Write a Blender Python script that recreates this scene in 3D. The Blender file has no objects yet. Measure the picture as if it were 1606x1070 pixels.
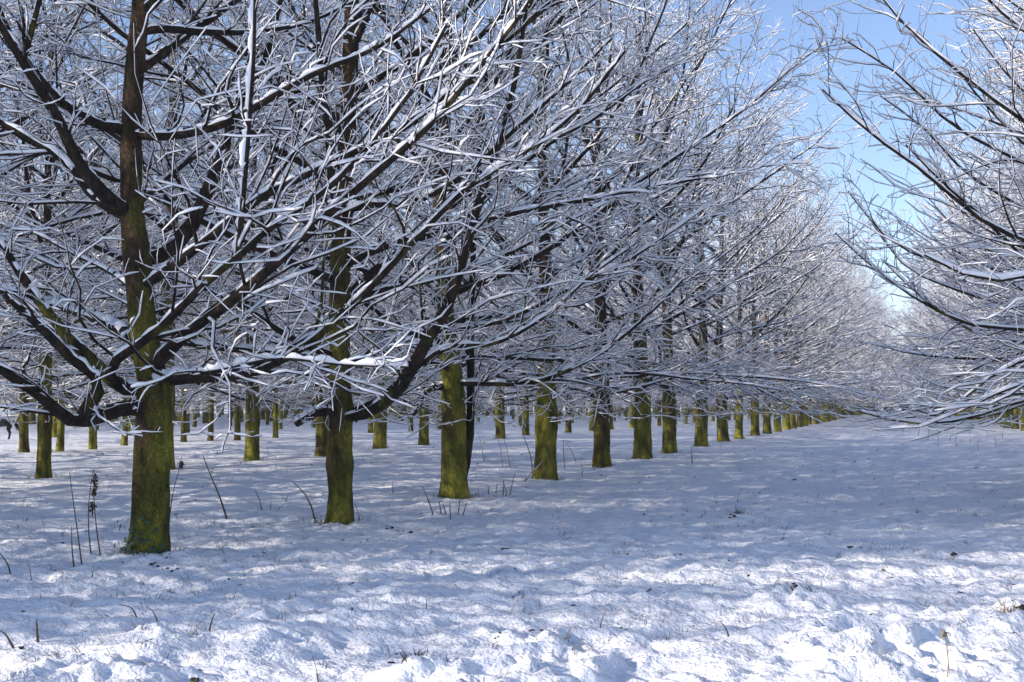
import bpy, math, random
import numpy as np
from mathutils import Vector, noise as mnoise

C = bpy.context.scene.collection
SC = bpy.context.scene
F_PX, CX, CY = 1784.0, 803.0, 535.0
PITCH, YAW, EYE = math.atan(102/F_PX), math.radians(19.07), 1.6

# ------------------------------------------------------------------ camera
cam_d = bpy.data.cameras.new('camera'); cam = bpy.data.objects.new('camera', cam_d); C.objects.link(cam)
cam_d.sensor_width = 36.0; cam_d.lens = 36.0*F_PX/1606.0; cam_d.clip_start = 0.05; cam_d.clip_end = 6000
cam.location = (0, 0, EYE); cam.rotation_euler = (math.pi/2 + PITCH, 0, YAW)
SC.camera = cam

# ------------------------------------------------------------------ world and sun
SUN_EL, SUN_AZ = math.radians(22.5), math.radians(229)      # azimuth clockwise from +Y (the alley direction)
world = bpy.data.worlds.new('World'); SC.world = world; world.use_nodes = True
nt = world.node_tree; nt.nodes.clear()
sky = nt.nodes.new('ShaderNodeTexSky'); sky.sky_type = 'NISHITA'; sky.sun_disc = False
sky.sun_elevation = SUN_EL; sky.sun_rotation = SUN_AZ
sky.air_density = 1.0; sky.dust_density = 0.1; sky.ozone_density = 3.0; sky.altitude = 100
bg = nt.nodes.new('ShaderNodeBackground'); bg.inputs['Strength'].default_value = 0.15
wo = nt.nodes.new('ShaderNodeOutputWorld')
tint = nt.nodes.new('ShaderNodeMixRGB'); tint.blend_type = 'MULTIPLY'; tint.inputs[0].default_value = 1.0; tint.inputs[2].default_value = (1.06, 0.95, 0.98, 1)
nt.links.new(sky.outputs[0], tint.inputs[1]); nt.links.new(tint.outputs[0], bg.inputs[0]); nt.links.new(bg.outputs[0], wo.inputs[0])
sd = bpy.data.lights.new('sun', 'SUN'); sun = bpy.data.objects.new('sun', sd); C.objects.link(sun)
sd.energy = 3.8; sd.angle = math.radians(0.53); sd.color = (1.0, 0.895, 0.80)
sdir = Vector((math.sin(SUN_AZ)*math.cos(SUN_EL), math.cos(SUN_AZ)*math.cos(SUN_EL), math.sin(SUN_EL)))
sun.rotation_euler = sdir.to_track_quat('Z', 'Y').to_euler()
SC.view_settings.view_transform = 'Standard'; SC.view_settings.look = 'None'
SC.view_settings.gamma = 1.0; SC.view_settings.use_curve_mapping = False
SC.view_settings.exposure = 0.62
SC.cycles.max_bounces = 7; SC.cycles.diffuse_bounces = 5; SC.cycles.glossy_bounces = 2; SC.cycles.volume_bounces = 0

# ------------------------------------------------------------------ pixel -> place in the world (used to take the layout from the photo)
def ray(u, v):
    x = (u-CX)/F_PX; z = (CY-v)/F_PX
    y2 = math.cos(PITCH) - z*math.sin(PITCH); z2 = math.sin(PITCH) + z*math.cos(PITCH)
    return np.array((x*math.cos(YAW) - y2*math.sin(YAW), x*math.sin(YAW) + y2*math.cos(YAW), z2))
def on_ground(u, v, h=0.0):
    r = ray(u, v); t = (EYE-h)/-r[2]; return np.array((r[0]*t, r[1]*t, h))
def at_depth(u, v, base, dd=0.0):
    """point on the pixel's ray whose distance along the camera axis equals that of base plus dd"""
    ax = np.array((-math.sin(YAW), math.cos(YAW))); d = base[0]*ax[0] + base[1]*ax[1] + dd
    r = ray(u, v); t = d/(r[0]*ax[0] + r[1]*ax[1]); return np.array((r[0]*t, r[1]*t, EYE + r[2]*t))

# ------------------------------------------------------------------ numpy noise
def _grad(ix, iy, seed):
    h = (ix*374761393 + iy*668265263 + seed*974634777) & 0xffffffff
    h = ((h ^ (h >> 13))*1274126177) & 0xffffffff; h = h ^ (h >> 16)
    a = (h & 0xffff)/65536.0*2*math.pi
    return np.cos(a), np.sin(a)
def perlin(x, y, seed=0):
    x0 = np.floor(x).astype(np.int64); y0 = np.floor(y).astype(np.int64); fx = x-x0; fy = y-y0
    u = fx*fx*fx*(fx*(fx*6-15)+10); v = fy*fy*fy*(fy*(fy*6-15)+10); out = []
    for dx, dy in ((0,0),(1,0),(0,1),(1,1)):
        gx, gy = _grad(x0+dx, y0+dy, seed); out.append(gx*(fx-dx) + gy*(fy-dy))
    return (out[0]*(1-u)+out[1]*u)*(1-v) + (out[2]*(1-u)+out[3]*u)*v

TRUNKS = []      # (x, y, radius) filled below, for the snow that heaps round the trunk feet
def height(x, y):
    x = np.asarray(x, float); y = np.asarray(y, float)
    d = np.sqrt(x*x + y*y)
    z = 0.05*perlin(x/7.3, y/7.3, 3) + 0.02*perlin(x/2.1, y/2.1, 4)
    edge = 9.3 + 0.32*x + 1.1*perlin(x/2.0, y/2.0, 11)          # clods at the headland end, smoother snow inside the orchard
    rough = 1/(1+np.exp((y-edge-0.3)/0.6)); patch = np.clip(0.55 + 1.5*perlin(x*0.55, y*0.55, 41) + 0.13*(x+3), 0.3, 1.5)
    wx = x + 0.10*perlin(x*2.1, y*2.1, 21); wy = y + 0.10*perlin(x*2.1, y*2.1, 22)
    lump = 0.42-np.abs(perlin(wx*1.7, wy*1.7, 5)); lump2 = 0.35-np.abs(perlin(wx*3.9, wy*3.9, 6)); lump3 = 0.3-np.abs(perlin(wx*8.3, wy*8.3, 7))
    fine = np.exp(-np.maximum(d-9, 0)/14)
    z = z + rough*patch*(0.27*lump + 0.19*lump2 + 0.085*lump3) - rough*0.09
    z = z + (1-0.6*rough)*(0.045*perlin(x*1.5, y*1.5, 8) + 0.030*perlin(x*2.6, y*2.6, 16) + 0.060*np.maximum(0.28-np.abs(perlin(wx*5.2, wy*5.2, 14)), 0)*(0.35+fine) + 0.060*np.maximum(0.28-np.abs(perlin(wx*9.5, wy*9.5, 15)), 0)*fine + 0.045*perlin(x*3.4, y*3.4, 9)*(0.6+fine) + 0.026*perlin(x*7.5, y*7.5, 10)*fine)
    z = z + fine*(0.014*perlin(x*11, y*11, 12) + 0.008*perlin(x*21, y*21, 13))
    for (mx, my, mr, mh) in MOUNDS:
        rr = ((x-mx)**2 + (y-my)**2)/(mr*mr)
        z = z + mh*np.exp(-rr)*(1 + 0.7*perlin(x*9, y*9, 31))
    return z
def hgt(x, y): return float(height(np.array([x]), np.array([y]))[0])

# ------------------------------------------------------------------ materials
def mat(name):
    m = bpy.data.materials.new(name); m.use_nodes = True; n = m.node_tree; b = n.nodes['Principled BSDF']; return m, n, b
def N(n, t, **kw):
    x = n.nodes.new(t)
    for k, v in kw.items():
        if k in x.inputs: x.inputs[k].default_value = v
        else: setattr(x, k, v)
    return x
def ramp(n, src, stops):
    r = n.nodes.new('ShaderNodeValToRGB'); e = r.color_ramp.elements
    while len(e) < len(stops): e.new(0.5)
    for q, (p, c) in zip(e, stops): q.position = p; q.color = (*c, 1)
    n.links.new(src, r.inputs[0]); return r
def snow_mat(name, scales, strength, dist):
    m, n, b = mat(name); L = n.links.new
    tc = N(n, 'ShaderNodeTexCoord')
    b.inputs['Roughness'].default_value = 0.62; b.inputs['Specular IOR Level'].default_value = 0.25
    n1 = N(n, 'ShaderNodeTexNoise', Scale=2.0, Detail=5.0); L(tc.outputs['Object'], n1.inputs['Vector'])
    r = ramp(n, n1.outputs[0], [(0.3, (0.87, 0.89, 0.93)), (0.6, (0.93, 0.935, 0.95))]); L(r.outputs[0], b.inputs['Base Color'])
    prev = None
    for sc, st in zip(scales, strength):
        q = N(n, 'ShaderNodeTexNoise', Scale=sc, Detail=4.0, Roughness=0.6); L(tc.outputs['Object'], q.inputs['Vector'])
        bm = N(n, 'ShaderNodeBump', Strength=st, Distance=dist/ (sc/scales[0])); L(q.outputs[0], bm.inputs['Height'])
        if prev: L(prev.outputs[0], bm.inputs['Normal'])
        prev = bm
    L(prev.outputs[0], b.inputs['Normal'])
    return m
M_GROUND = snow_mat('ground_snow', (3.0, 11.0, 45.0), (0.8, 1.0, 0.75), 0.13)
M_SNOW = snow_mat('branch_snow', (25.0,), (0.5,), 0.01)
def bark_mat(name, moss_lo, moss_hi, moss_amount, cols, scale=6.0):
    m, n, b = mat(name); L = n.links.new; tc = N(n, 'ShaderNodeTexCoord'); b.inputs['Roughness'].default_value = 0.9
    b.inputs['Specular IOR Level'].default_value = 0.15
    mp = N(n, 'ShaderNodeMapping'); mp.inputs['Scale'].default_value = (1, 1, 0.45); L(tc.outputs['Object'], mp.inputs[0])
    n1 = N(n, 'ShaderNodeTexNoise', Scale=scale, Detail=6.0, Roughness=0.65); L(mp.outputs[0], n1.inputs['Vector'])
    base = ramp(n, n1.outputs[0], [(0.3, cols[0]), (0.5, cols[1]), (0.72, cols[2])])
    out = base.outputs[0]
    if moss_amount > 0:
        n2 = N(n, 'ShaderNodeTexNoise', Scale=2.1, Detail=4.0, Roughness=0.55); L(mp.outputs[0], n2.inputs['Vector'])
        sep = N(n, 'ShaderNodeSeparateXYZ'); L(tc.outputs['Object'], sep.inputs[0])
        hm = N(n, 'ShaderNodeMapRange'); L(sep.outputs[2], hm.inputs[0])
        hm.inputs[1].default_value = moss_lo; hm.inputs[2].default_value = moss_hi; hm.inputs[3].default_value = moss_amount; hm.inputs[4].default_value = 0.10
        ad = N(n, 'ShaderNodeMath', operation='ADD'); L(n2.outputs[0], ad.inputs[0]); L(hm.outputs[0], ad.inputs[1])
        oi0 = N(n, 'ShaderNodeObjectInfo'); a2 = N(n, 'ShaderNodeMath', operation='MULTIPLY_ADD'); a2.inputs[1].default_value = 0.13; L(oi0.outputs['Random'], a2.inputs[0]); L(ad.outputs[0], a2.inputs[2])
        th = N(n, 'ShaderNodeMapRange'); L(a2.outputs[0], th.inputs[0]); th.inputs[1].default_value = 0.77; th.inputs[2].default_value = 0.99
        oi = N(n, 'ShaderNodeObjectInfo')
        n3 = N(n, 'ShaderNodeTexNoise', Scale=5.0, Detail=6.0, Roughness=0.65); L(mp.outputs[0], n3.inputs['Vector'])
        ms = ramp(n, n3.outputs[0], [(0.32, (0.050, 0.055, 0.012)), (0.5, (0.185, 0.178, 0.026)), (0.68, (0.40, 0.36, 0.050))])
        hs = N(n, 'ShaderNodeHueSaturation'); L(ms.outputs[0], hs.inputs['Color'])
        v = N(n, 'ShaderNodeMapRange'); L(oi.outputs['Random'], v.inputs[0]); v.inputs[3].default_value = 0.75; v.inputs[4].default_value = 1.25; L(v.outputs[0], hs.inputs['Value'])
        mx = N(n, 'ShaderNodeMixRGB'); L(th.outputs[0], mx.inputs[0]); L(out, mx.inputs[1]); L(hs.outputs[0], mx.inputs[2]); out = mx.outputs[0]
    L(out, b.inputs['Base Color'])
    q = N(n, 'ShaderNodeTexNoise', Scale=28.0, Detail=5.0, Roughness=0.7); mp2 = N(n, 'ShaderNodeMapping'); mp2.inputs['Scale'].default_value = (1, 1, 0.5)
    L(tc.outputs['Object'], mp2.inputs[0]); L(mp2.outputs[0], q.inputs['Vector'])
    vo = N(n, 'ShaderNodeTexVoronoi', Scale=30.0); vo.feature = 'DISTANCE_TO_EDGE'; vd = N(n, 'ShaderNodeVectorMath', operation='MULTIPLY_ADD'); vd.inputs[1].default_value = (.09, .09, .09)
    L(q.outputs['Color'], vd.inputs[0]); L(mp2.outputs[0], vd.inputs[2]); L(vd.outputs[0], vo.inputs['Vector'])
    ck = ramp(n, vo.outputs['Distance'], [(0.0, (0.0, 0.0, 0.0)), (0.14, (1, 1, 1))])
    cm_ = N(n, 'ShaderNodeMixRGB', blend_type='MULTIPLY'); cm_.inputs[0].default_value = 0.4; L(out, cm_.inputs[1]); ck2 = ramp(n, vo.outputs['Distance'], [(0.0, (0.30, 0.27, 0.25)), (0.09, (1, 1, 1))]); L(ck2.outputs[0], cm_.inputs[2]); L(cm_.outputs[0], b.inputs['Base Color'])
    hh_ = N(n, 'ShaderNodeMixRGB'); hh_.inputs[0].default_value = 0.25; L(q.outputs[0], hh_.inputs[1]); L(ck.outputs[0], hh_.inputs[2])
    bm = N(n, 'ShaderNodeBump', Strength=1.0, Distance=0.035); L(hh_.outputs[0], bm.inputs['Height']); L(bm.outputs[0], b.inputs['Normal'])
    return m
M_TRUNK = bark_mat('trunk_bark_moss', 1.5, 5.5, 0.42, ((0.018, 0.013, 0.009), (0.062, 0.042, 0.026), (0.20, 0.115, 0.060)))
M_LIMB = bark_mat('limb_bark', 1.2, 4.0, 0.17, ((0.016, 0.013, 0.011), (0.040, 0.031, 0.024), (0.115, 0.072, 0.048)), 9.0)
M_TWIG = bark_mat('twig_bark', 0, 0, 0.0, ((0.045, 0.027, 0.023), (0.105, 0.063, 0.052), (0.20, 0.120, 0.094)), 14.0)
def flat_mat(name, a, b_, sc=20.0, rough=0.85):
    m, n, b = mat(name); tc = N(n, 'ShaderNodeTexCoord'); q = N(n, 'ShaderNodeTexNoise', Scale=sc, Detail=4.0)
    n.links.new(tc.outputs['Object'], q.inputs['Vector']); r = ramp(n, q.outputs[0], [(0.35, a), (0.65, b_)])
    n.links.new(r.outputs[0], b.inputs['Base Color']); b.inputs['Roughness'].default_value = rough; return m
M_STALK = flat_mat('dead_stalk', (0.05, 0.035, 0.025), (0.11, 0.08, 0.055))
M_STRAW = flat_mat('straw_stalk', (0.22, 0.17, 0.11), (0.38, 0.30, 0.20))
M_GRASS = flat_mat('winter_grass', (0.035, 0.045, 0.020), (0.10, 0.095, 0.050), 3.0)
M_LEAF = flat_mat('ivy_leaf', (0.020, 0.045, 0.018), (0.05, 0.09, 0.03), 40.0, 0.5)
M_CLOD = flat_mat('dark_earth', (0.022, 0.018, 0.014), (0.06, 0.045, 0.034), 30.0)
M_HIDE = flat_mat('dark_hide', (0.010, 0.009, 0.010), (0.022, 0.018, 0.018), 8.0)
M_BUSH = flat_mat('dark_bush_foliage', (0.018, 0.025, 0.014), (0.045, 0.05, 0.025), 3.0)

# ------------------------------------------------------------------ mesh helpers
def make_mesh(name, chunks, mats):
    """chunks: list of (verts Nx3, quads Mx4, material index) -> one mesh"""
    V, Q, MI, off = [], [], [], 0
    for v, q, mi in chunks:
        V.append(v); Q.append(q+off); MI.append(np.full(len(q), mi, np.int32)); off += len(v)
    V = np.concatenate(V).astype(np.float32); Q = np.concatenate(Q).astype(np.int32); MI = np.concatenate(MI)
    me = bpy.data.meshes.new(name); me.vertices.add(len(V)); me.vertices.foreach_set('co', V.ravel())
    me.loops.add(Q.size); me.loops.foreach_set('vertex_index', Q.ravel())
    me.polygons.add(len(Q)); me.polygons.foreach_set('loop_start', np.arange(0, Q.size, 4, dtype=np.int32))
    me.polygons.foreach_set('material_index', MI); me.polygons.foreach_set('use_smooth', np.ones(len(Q), bool))
    for m in mats: me.materials.append(m)
    me.update(calc_edges=True); return me
def link(name, me, parent=None, kind=None, loc=None):
    o = bpy.data.objects.new(name, me); C.objects.link(o)
    if parent is not None: o.parent = parent
    if kind: o['kind'] = kind
    if loc is not None: o.location = loc
    return o
def tag(o, label, cat, group=None):
    o['label'] = label; o['category'] = cat
    if group: o['group'] = group
    return o

REF = np.array((-0.38, -0.40, 1.0)); REF /= np.linalg.norm(REF)
def unit(v): return v/np.maximum(np.linalg.norm(v, axis=-1, keepdims=True), 1e-9)
def frames(P):
    T = unit(np.gradient(P, axis=1)); S = unit(np.cross(T, REF)); U = np.cross(S, T); return T, S, U
def tubes(P, R, sides, fr=None, W=None, off=None):
    """tubes round N polylines of K points. R: radius across, W: radius up (None: round), off: centre raised along up"""
    n, k, _ = P.shape; T, S, U = fr or frames(P); W = R if W is None else W
    c = P if off is None else P + U*off[..., None]
    a = np.arange(sides)/sides*2*math.pi + math.pi/2
    v = c[:, :, None] + np.cos(a)[None, None, :, None]*S[:, :, None]*R[:, :, None, None] + np.sin(a)[None, None, :, None]*U[:, :, None]*W[:, :, None, None]
    i = np.arange(n)[:, None, None]; j = np.arange(k-1)[None, :, None]; s = np.arange(sides)[None, None, :]; s2 = (s+1) % sides
    b = (i*k + j)*sides; t = b + sides
    q = np.stack(np.broadcast_arrays(b+s, t+s, t+s2, b+s2), -1).reshape(-1, 4)[:, ::-1]
    return v.reshape(-1, 3), q
STICK = [0.16]      # how much snow clings to an upright twig
def finer(P, R, m):
    n, k, _ = P.shape; x = np.linspace(0, k-1, (k-1)*m+1); j = np.minimum(x.astype(int), k-2); f = x-j
    return P[:, j]*(1-f)[None, :, None] + P[:, j+1]*f[None, :, None], R[:, j]*(1-f)+R[:, j+1]*f
def snow_on(P, R, rng, hgt_, extra, sides, keep=1.0, first=0.0, fr=None, fine=1):
    """snow lying along the upper side of the polylines"""
    if fine > 1: P, R = finer(P, R, fine)
    fr = fr or frames(P); T, S, U = fr; n, k, _ = P.shape
    hz = np.sqrt(np.clip(1-T[..., 2]**2, 0, 1)); fac = STICK[0] + (1-STICK[0])*hz**1.3
    f = rng.uniform(0.45, 1.35, (n, k)) if fine == 1 else rng.uniform(0.10, 1.6, (n, k)); f *= rng.uniform(0.7, 1.25, (n, 1))
    if fine > 1: f[:, 1:-1] = 0.25*f[:, :-2] + 0.5*f[:, 1:-1] + 0.25*f[:, 2:]; f *= 1.1
    gap = rng.random((n, k)) < (0.10 if fine == 1 else 0.04)*(1.6-hz); f = np.where(gap, 0.12, f)
    lie = (rng.random((n, 1)) < keep)
    f = np.where(lie, f, 0.0)
    end = np.ones(k); end[0] = first; end[-1] = 0.5
    Hh = hgt_*f*fac*end; Wd = (R*0.80 + extra*0.85*np.minimum(f, 1.1))*np.where(end > 0.3, 1, 0.4)*fac**0.5
    sel = lie[:, 0]
    v, q = tubes(P[sel], Wd[sel], sides, tuple(x[sel] for x in fr), np.maximum(Hh[sel], 0.001), (R*0.35 + Hh*0.80)[sel])
    return v, q

def grow(start, d0, L, K, rng, up=0.0, wander=0.12, up_late=None):
    """polylines from start points along d0 that bend towards up"""
    n = len(start); P = np.zeros((n, K, 3)); P[:, 0] = start; d = unit(d0); st = (L/(K-1))[:, None]
    upv = np.array((0, 0, 1.0)); up = np.broadcast_to(np.asarray(up, float), (n,))[:, None]
    bend = rng.normal(0, 1, (n, 3))*wander*0.35
    for j in range(1, K):
        P[:, j] = P[:, j-1] + d*st
        d = unit(d + upv*up/(K-1) + bend/(K-1)*3 + rng.normal(0, 1, (n, 3))*wander/math.sqrt(K)*1.2)
    return P
def children(P, R, rng, n_per, s0, s1, ang, length, rfac, rmax, rtip, K, up, wander, flat=0.5, upbias=0.3):
    """n_per side shoots on each parent. length(s, Lparent) -> base length"""
    n, k, _ = P.shape; s = (np.arange(n_per)[None] + rng.random((n, n_per)))/n_per*(s1-s0)+s0
    s = s.clip(0, 0.985); x = s*(k-1); j = np.floor(x).astype(int).clip(0, k-2); f = (x-j)[..., None]; I = np.arange(n)[:, None]
    T, S, U = frames(P)
    p = P[I, j]*(1-f) + P[I, j+1]*f; t = T[I, j]; sd = S[I, j]; uu = U[I, j]; r = R[I, j]*(1-f[..., 0]) + R[I, j+1]*f[..., 0]
    Lp = np.linalg.norm(np.diff(P, axis=1), axis=2).sum(1)[:, None]
    sign = np.where((np.arange(n_per)[None] + rng.integers(0, 2, (n, 1))) % 2 == 0, 1.0, -1.0)
    phi = rng.normal(upbias, flat, (n, n_per)); a = rng.uniform(ang[0], ang[1], (n, n_per))
    perp = sd*(sign*np.cos(phi))[..., None] + uu*np.sin(phi)[..., None]
    d = t*np.cos(a)[..., None] + perp*np.sin(a)[..., None]
    L = length(s, Lp)*rng.uniform(0.6, 1.25, (n, n_per))
    p, d, L, r = p.reshape(-1, 3), d.reshape(-1, 3), L.ravel(), r.ravel()
    Q = grow(p, d, L, K, rng, up, wander)
    low = Q[..., 2] < 1.35; Q[..., 2] = np.where(low, 1.35 + (Q[..., 2]-1.35)*0.22, Q[..., 2])      # low shoots spread level above the snow
    rb = np.minimum(r*rfac, rmax*np.clip(L/np.median(L), 0.6, 1.5)); u = np.linspace(0, 1, K)[None]
    RR = np.maximum(rb[:, None]*(1-u)**0.8, rtip)
    return Q, RR

def resample(pts, K):
    """smooth curve through hand placed points"""
    pts = np.asarray(pts, float); m = len(pts)
    d = np.concatenate([[0], np.cumsum(np.linalg.norm(np.diff(pts, axis=0), axis=1))]); t = np.linspace(0, d[-1], K)
    tg = np.gradient(pts, d, axis=0); out = []
    for x in t:
        j = min(max(np.searchsorted(d, x)-1, 0), m-2); h = d[j+1]-d[j]; f = (x-d[j])/h
        out.append((2*f**3-3*f**2+1)*pts[j] + (f**3-2*f**2+f)*h*tg[j] + (-2*f**3+3*f**2)*pts[j+1] + (f**3-f**2)*h*tg[j+1])
    return np.array(out)

def clad(P, R, rng, detail, tip_up):
    """bark, twig and snow chunks of one limb with everything that grows on it"""
    Lp = np.linalg.norm(np.diff(P, axis=1), axis=2).sum(1)[0]
    n2 = max(4, int(Lp*detail['lat']))
    P2, R2 = children(P, R, rng, n2, 0.10, 0.99, (0.45, 0.95), lambda s, L: L*0.42*(1.08-0.78*s), 0.55, 0.0145, 0.0042, 7, tip_up*1.2, 0.46, 0.5, 0.14)
    P3, R3 = children(P2, R2, rng, detail['tw'], 0.10, 1.0, (0.4, 0.95), lambda s, L: 0.18+L*0.42*(1.1-0.7*s), 0.7, 0.0056, 0.0031, 4, tip_up*1.2, 0.55, 0.7, 0.05)
    P3b, R3b = children(P, R, rng, max(3, int(Lp*detail['tw2'])), 0.15, 1.0, (0.6, 1.2), lambda s, L: 0.30+0.45*rng.random(s.shape), 0.5, 0.0060, 0.0032, 4, tip_up*1.4+0.05, 0.52, 0.8, 0.22)
    P3 = np.concatenate([P3, P3b]); R3 = np.concatenate([R3, R3b])
    bark = [tubes(P, R, detail['s1']), tubes(P2, R2, detail['s2'])]
    twig = [tubes(P3, R3, 3)]; fi = detail.get('fine', 1)
    snow = [snow_on(P, R*1.02, rng, 0.024*min(1, R[0, 0]/0.03)+0.005, 0.003, detail['s1'], 1, 0.6, None, 3*fi-1), snow_on(P2, R2, rng, 0.0165, 0.0028, 4, 1.0, 0.0, None, fi), snow_on(P3, R3, rng, 0.0135, 0.0030, detail['s3'], detail['keep'], 0.0, None, fi)]
    if detail['spur']:
        P4, R4 = children(P3, R3, rng, detail['spur'], 0.1, 1.0, (0.7, 1.3), lambda s, L: 0.05+0.16*rng.random(s.shape)**2+0.1*L, 0.8, 0.0040, 0.0026, 3, 0.3, 0.15, 1.0, 0.3)
        P5, R5 = children(P2, R2, rng, detail['spur']+1, 0.05, 0.9, (0.8, 1.4), lambda s, L: 0.05+0.10*rng.random(s.shape), 0.5, 0.0055, 0.0035, 3, 0.3, 0.1, 1.2, 0.3)
        P4 = np.concatenate([P4, P5]); R4 = np.concatenate([R4, R5])
        twig.append(tubes(P4, R4, 3)); snow.append(snow_on(P4, R4, rng, 0.014, 0.0036, 3, detail['keep']*0.9))
    return bark, twig, snow

def trunk_mesh(name, centre, radius, seed, H, sides=36, rings=96):
    """centre(z) -> xy, radius(z); uneven, waisted and ridged"""
    zs = np.concatenate([np.linspace(-0.25, 3.2, int(rings*0.6)), np.linspace(3.35, H, rings-int(rings*0.6))]); a = np.arange(sides)/sides*2*math.pi
    rng = np.random.default_rng(seed); ph = rng.uniform(0, 6.28, 5); V = np.zeros((len(zs), sides, 3))
    for i, z in enumerate(zs):
        cx, cy = centre(z); r = radius(max(z, 0.0))
        flare = 1 + 0.17*math.exp(-max(z, 0)/0.16)*(1 + 0.5*np.cos(3*a+ph[0]) + 0.35*np.cos(5*a+ph[4]))
        w = 1 + 0.035*np.cos(2*a+ph[1]+z*0.5) + 0.03*np.cos(3*a+ph[2]-z*0.9)
        nz = np.array([mnoise.fractal(Vector((math.cos(q)*1.3+seed, math.sin(q)*1.3, z*1.6)), 0.6, 2.1, 4) for q in a])
        n2 = np.array([mnoise.fractal(Vector((math.cos(q)*3.5+seed*2, math.sin(q)*3.5, z*5.0)), 0.7, 2.1, 3) for q in a])
        n3 = np.array([mnoise.noise(Vector((math.cos(q)*7+seed*3, math.sin(q)*7, z*2.2))) for q in a])
        rr = r*flare*w*(1+0.075*nz+0.030*n2+0.028*n3)
        V[i, :, 0] = cx + np.cos(a)*rr; V[i, :, 1] = cy + np.sin(a)*rr; V[i, :, 2] = z
    k = len(zs); j = np.arange(k-1)[:, None]; s = np.arange(sides)[None]; s2 = (s+1) % sides
    q = np.stack(np.broadcast_arrays(j*sides+s, j*sides+s2, (j+1)*sides+s2, (j+1)*sides+s), -1).reshape(-1, 4)
    return make_mesh(name, [(V.reshape(-1, 3), q, 0)], [M_TRUNK])

def auto_limbs(rng, centre, radius, H, n, reach, h0=1.95, skip=None):
    """(path, radius) of the main limbs: low ones long and nearly level, high ones steep"""
    out = []; az = rng.uniform(0, 6.28)
    for i in range(n):
        u = (i+rng.uniform(-0.3, 0.3))/n; u = min(max(u, 0), 1); h = h0 + (H-0.7-h0)*u**1.28
        az += 2.399 + rng.uniform(-0.45, 0.45)
        t = (h-h0)/(H-h0)
        e0 = math.radians(13 + 42*t**0.75 + rng.uniform(-8, 8)); up = 0.10 + 0.35*min(t*2.5, 1) + rng.uniform(-0.1, 0.2)
        L = reach*(1.05 - 0.20*t - 0.28*t**3)*rng.uniform(0.80, 1.06)
        if t > 0.8: L *= 0.72
        if t < 0.10: e0 = math.radians(rng.uniform(2, 14)); up = rng.uniform(-0.02, 0.28); L *= 0.86
        if skip and skip(az % (2*math.pi), h): continue
        c = centre(h); d = np.array([[math.cos(az)*math.cos(e0), math.sin(az)*math.cos(e0), math.sin(e0)]])
        r0 = min(radius(h)*0.55, (0.022+0.0042*L)*rng.uniform(0.8, 1.25))
        P = grow(np.array([[c[0], c[1], h]]), d, np.array([L]), 15, rng, up, 0.20)
        s = np.linspace(0, 1, 15)[None]; R = np.maximum(r0*(1-s)**0.75*(1+0.28*np.exp(-s*14)), 0.0045)
        out.append((P, R, -0.06 + 0.32*min(t*1.25, 1)**0.7))
    return out

NEAR = dict(lat=2.5, tw=5, tw2=2.6, spur=2, s1=8, s2=4, s3=3, keep=0.93, fine=2)
MID = dict(lat=2.1, tw=5, tw2=2.6, spur=0, s1=6, s2=4, s3=3, keep=0.95)
FAR = dict(lat=1.9, tw=5, tw2=1.8, spur=0, s1=5, s2=3, s3=3, keep=1.0)
def profile(pts):
    z = np.array([p[0] for p in pts]); r = np.array([p[1] for p in pts]); return lambda q: float(np.interp(q, z, r))
GEN_R = lambda r0, H: profile([(0, r0), (0.9, r0*0.92), (1.15, r0*1.0), (1.9, r0*0.86), (4, r0*0.62), (7, r0*0.44), (H-1.2, r0*0.13), (H, 0.012)])

TRI = [0]
def limb_object(root, limb, rng, detail):
    P, R, tu = limb[:3]; STICK[0] = 0.85 if len(limb) > 3 else 0.16; bark, twig, snow = clad(P, R, rng, detail, tu)
    STICK[0] = 0.16
    b = link('branch', make_mesh('branch', [(v, q, 0) for v, q in bark], [M_LIMB]), root)
    t = link('twigs', make_mesh('twigs', [(v, q, 0) for v, q in twig], [M_TWIG]), b, 'stuff')
    s = link('snow', make_mesh('snow', [(v, q, 0) for v, q in snow], [M_SNOW]), b, 'stuff')
    TRI[0] += 2*sum(len(o.data.polygons) for o in (b, t, s))
def tree_root(x, y): 
    o = bpy.data.objects.new('fruit_tree', None); C.objects.link(o); o.location = (x, y, hgt(x, y)-0.02 if abs(x)+y < 90 else 0.0); o.empty_display_size = 0.3; return o
def copy_tree(src, x, y, rz, sc):
    r = src.copy(); C.objects.link(r); r.location = (x, y, hgt(x, y)-0.02); r.rotation_euler = (0, 0, rz); r.scale = (sc, sc, sc)
    for ch in src.children:
        c = ch.copy(); C.objects.link(c); c.parent = r
        for g in ch.children:
            d = g.copy(); C.objects.link(d); d.parent = c
    return r

# ------------------------------------------------------------------ layout of the orchard
ROW1 = [on_ground(u, v)[:2] for u, v in ((232, 872), (532, 825), (712, 783), (855, 752), (943, 732), (1008, 720), (1050, 710), (1100, 700), (1134, 693), (1159, 688), (1184, 684), (1203, 680))]
ROW2 = [on_ground(u, v)[:2] for u, v in ((68, 750), (396, 723), (505, 716), (595, 705), (665, 698), (785, 688), (825, 683))]
ROW3 = [on_ground(u, v)[:2] for u, v in ((37, 710), (94, 708), (145, 705), (195, 700), (288, 694), (330, 692), (372, 691))]
MOUNDS = []
for (u, v, r, h) in ((1245, 950, 0.30, 0.13), (650, 1062, 0.26, 0.12), (235, 1000, 0.24, 0.09), (1160, 818, 0.30, 0.07), (1590, 985, 0.35, 0.10), (430, 1010, 0.25, 0.06)):
    g = on_ground(u, v); MOUNDS.append((g[0], g[1], r, h))
MOUNDS.append((ROW1[0][0]+0.35, ROW1[0][1]-0.05, 0.55, 0.07)); MOUNDS.append((ROW1[1][0]+0.3, ROW1[1][1], 0.5, 0.04))

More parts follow.
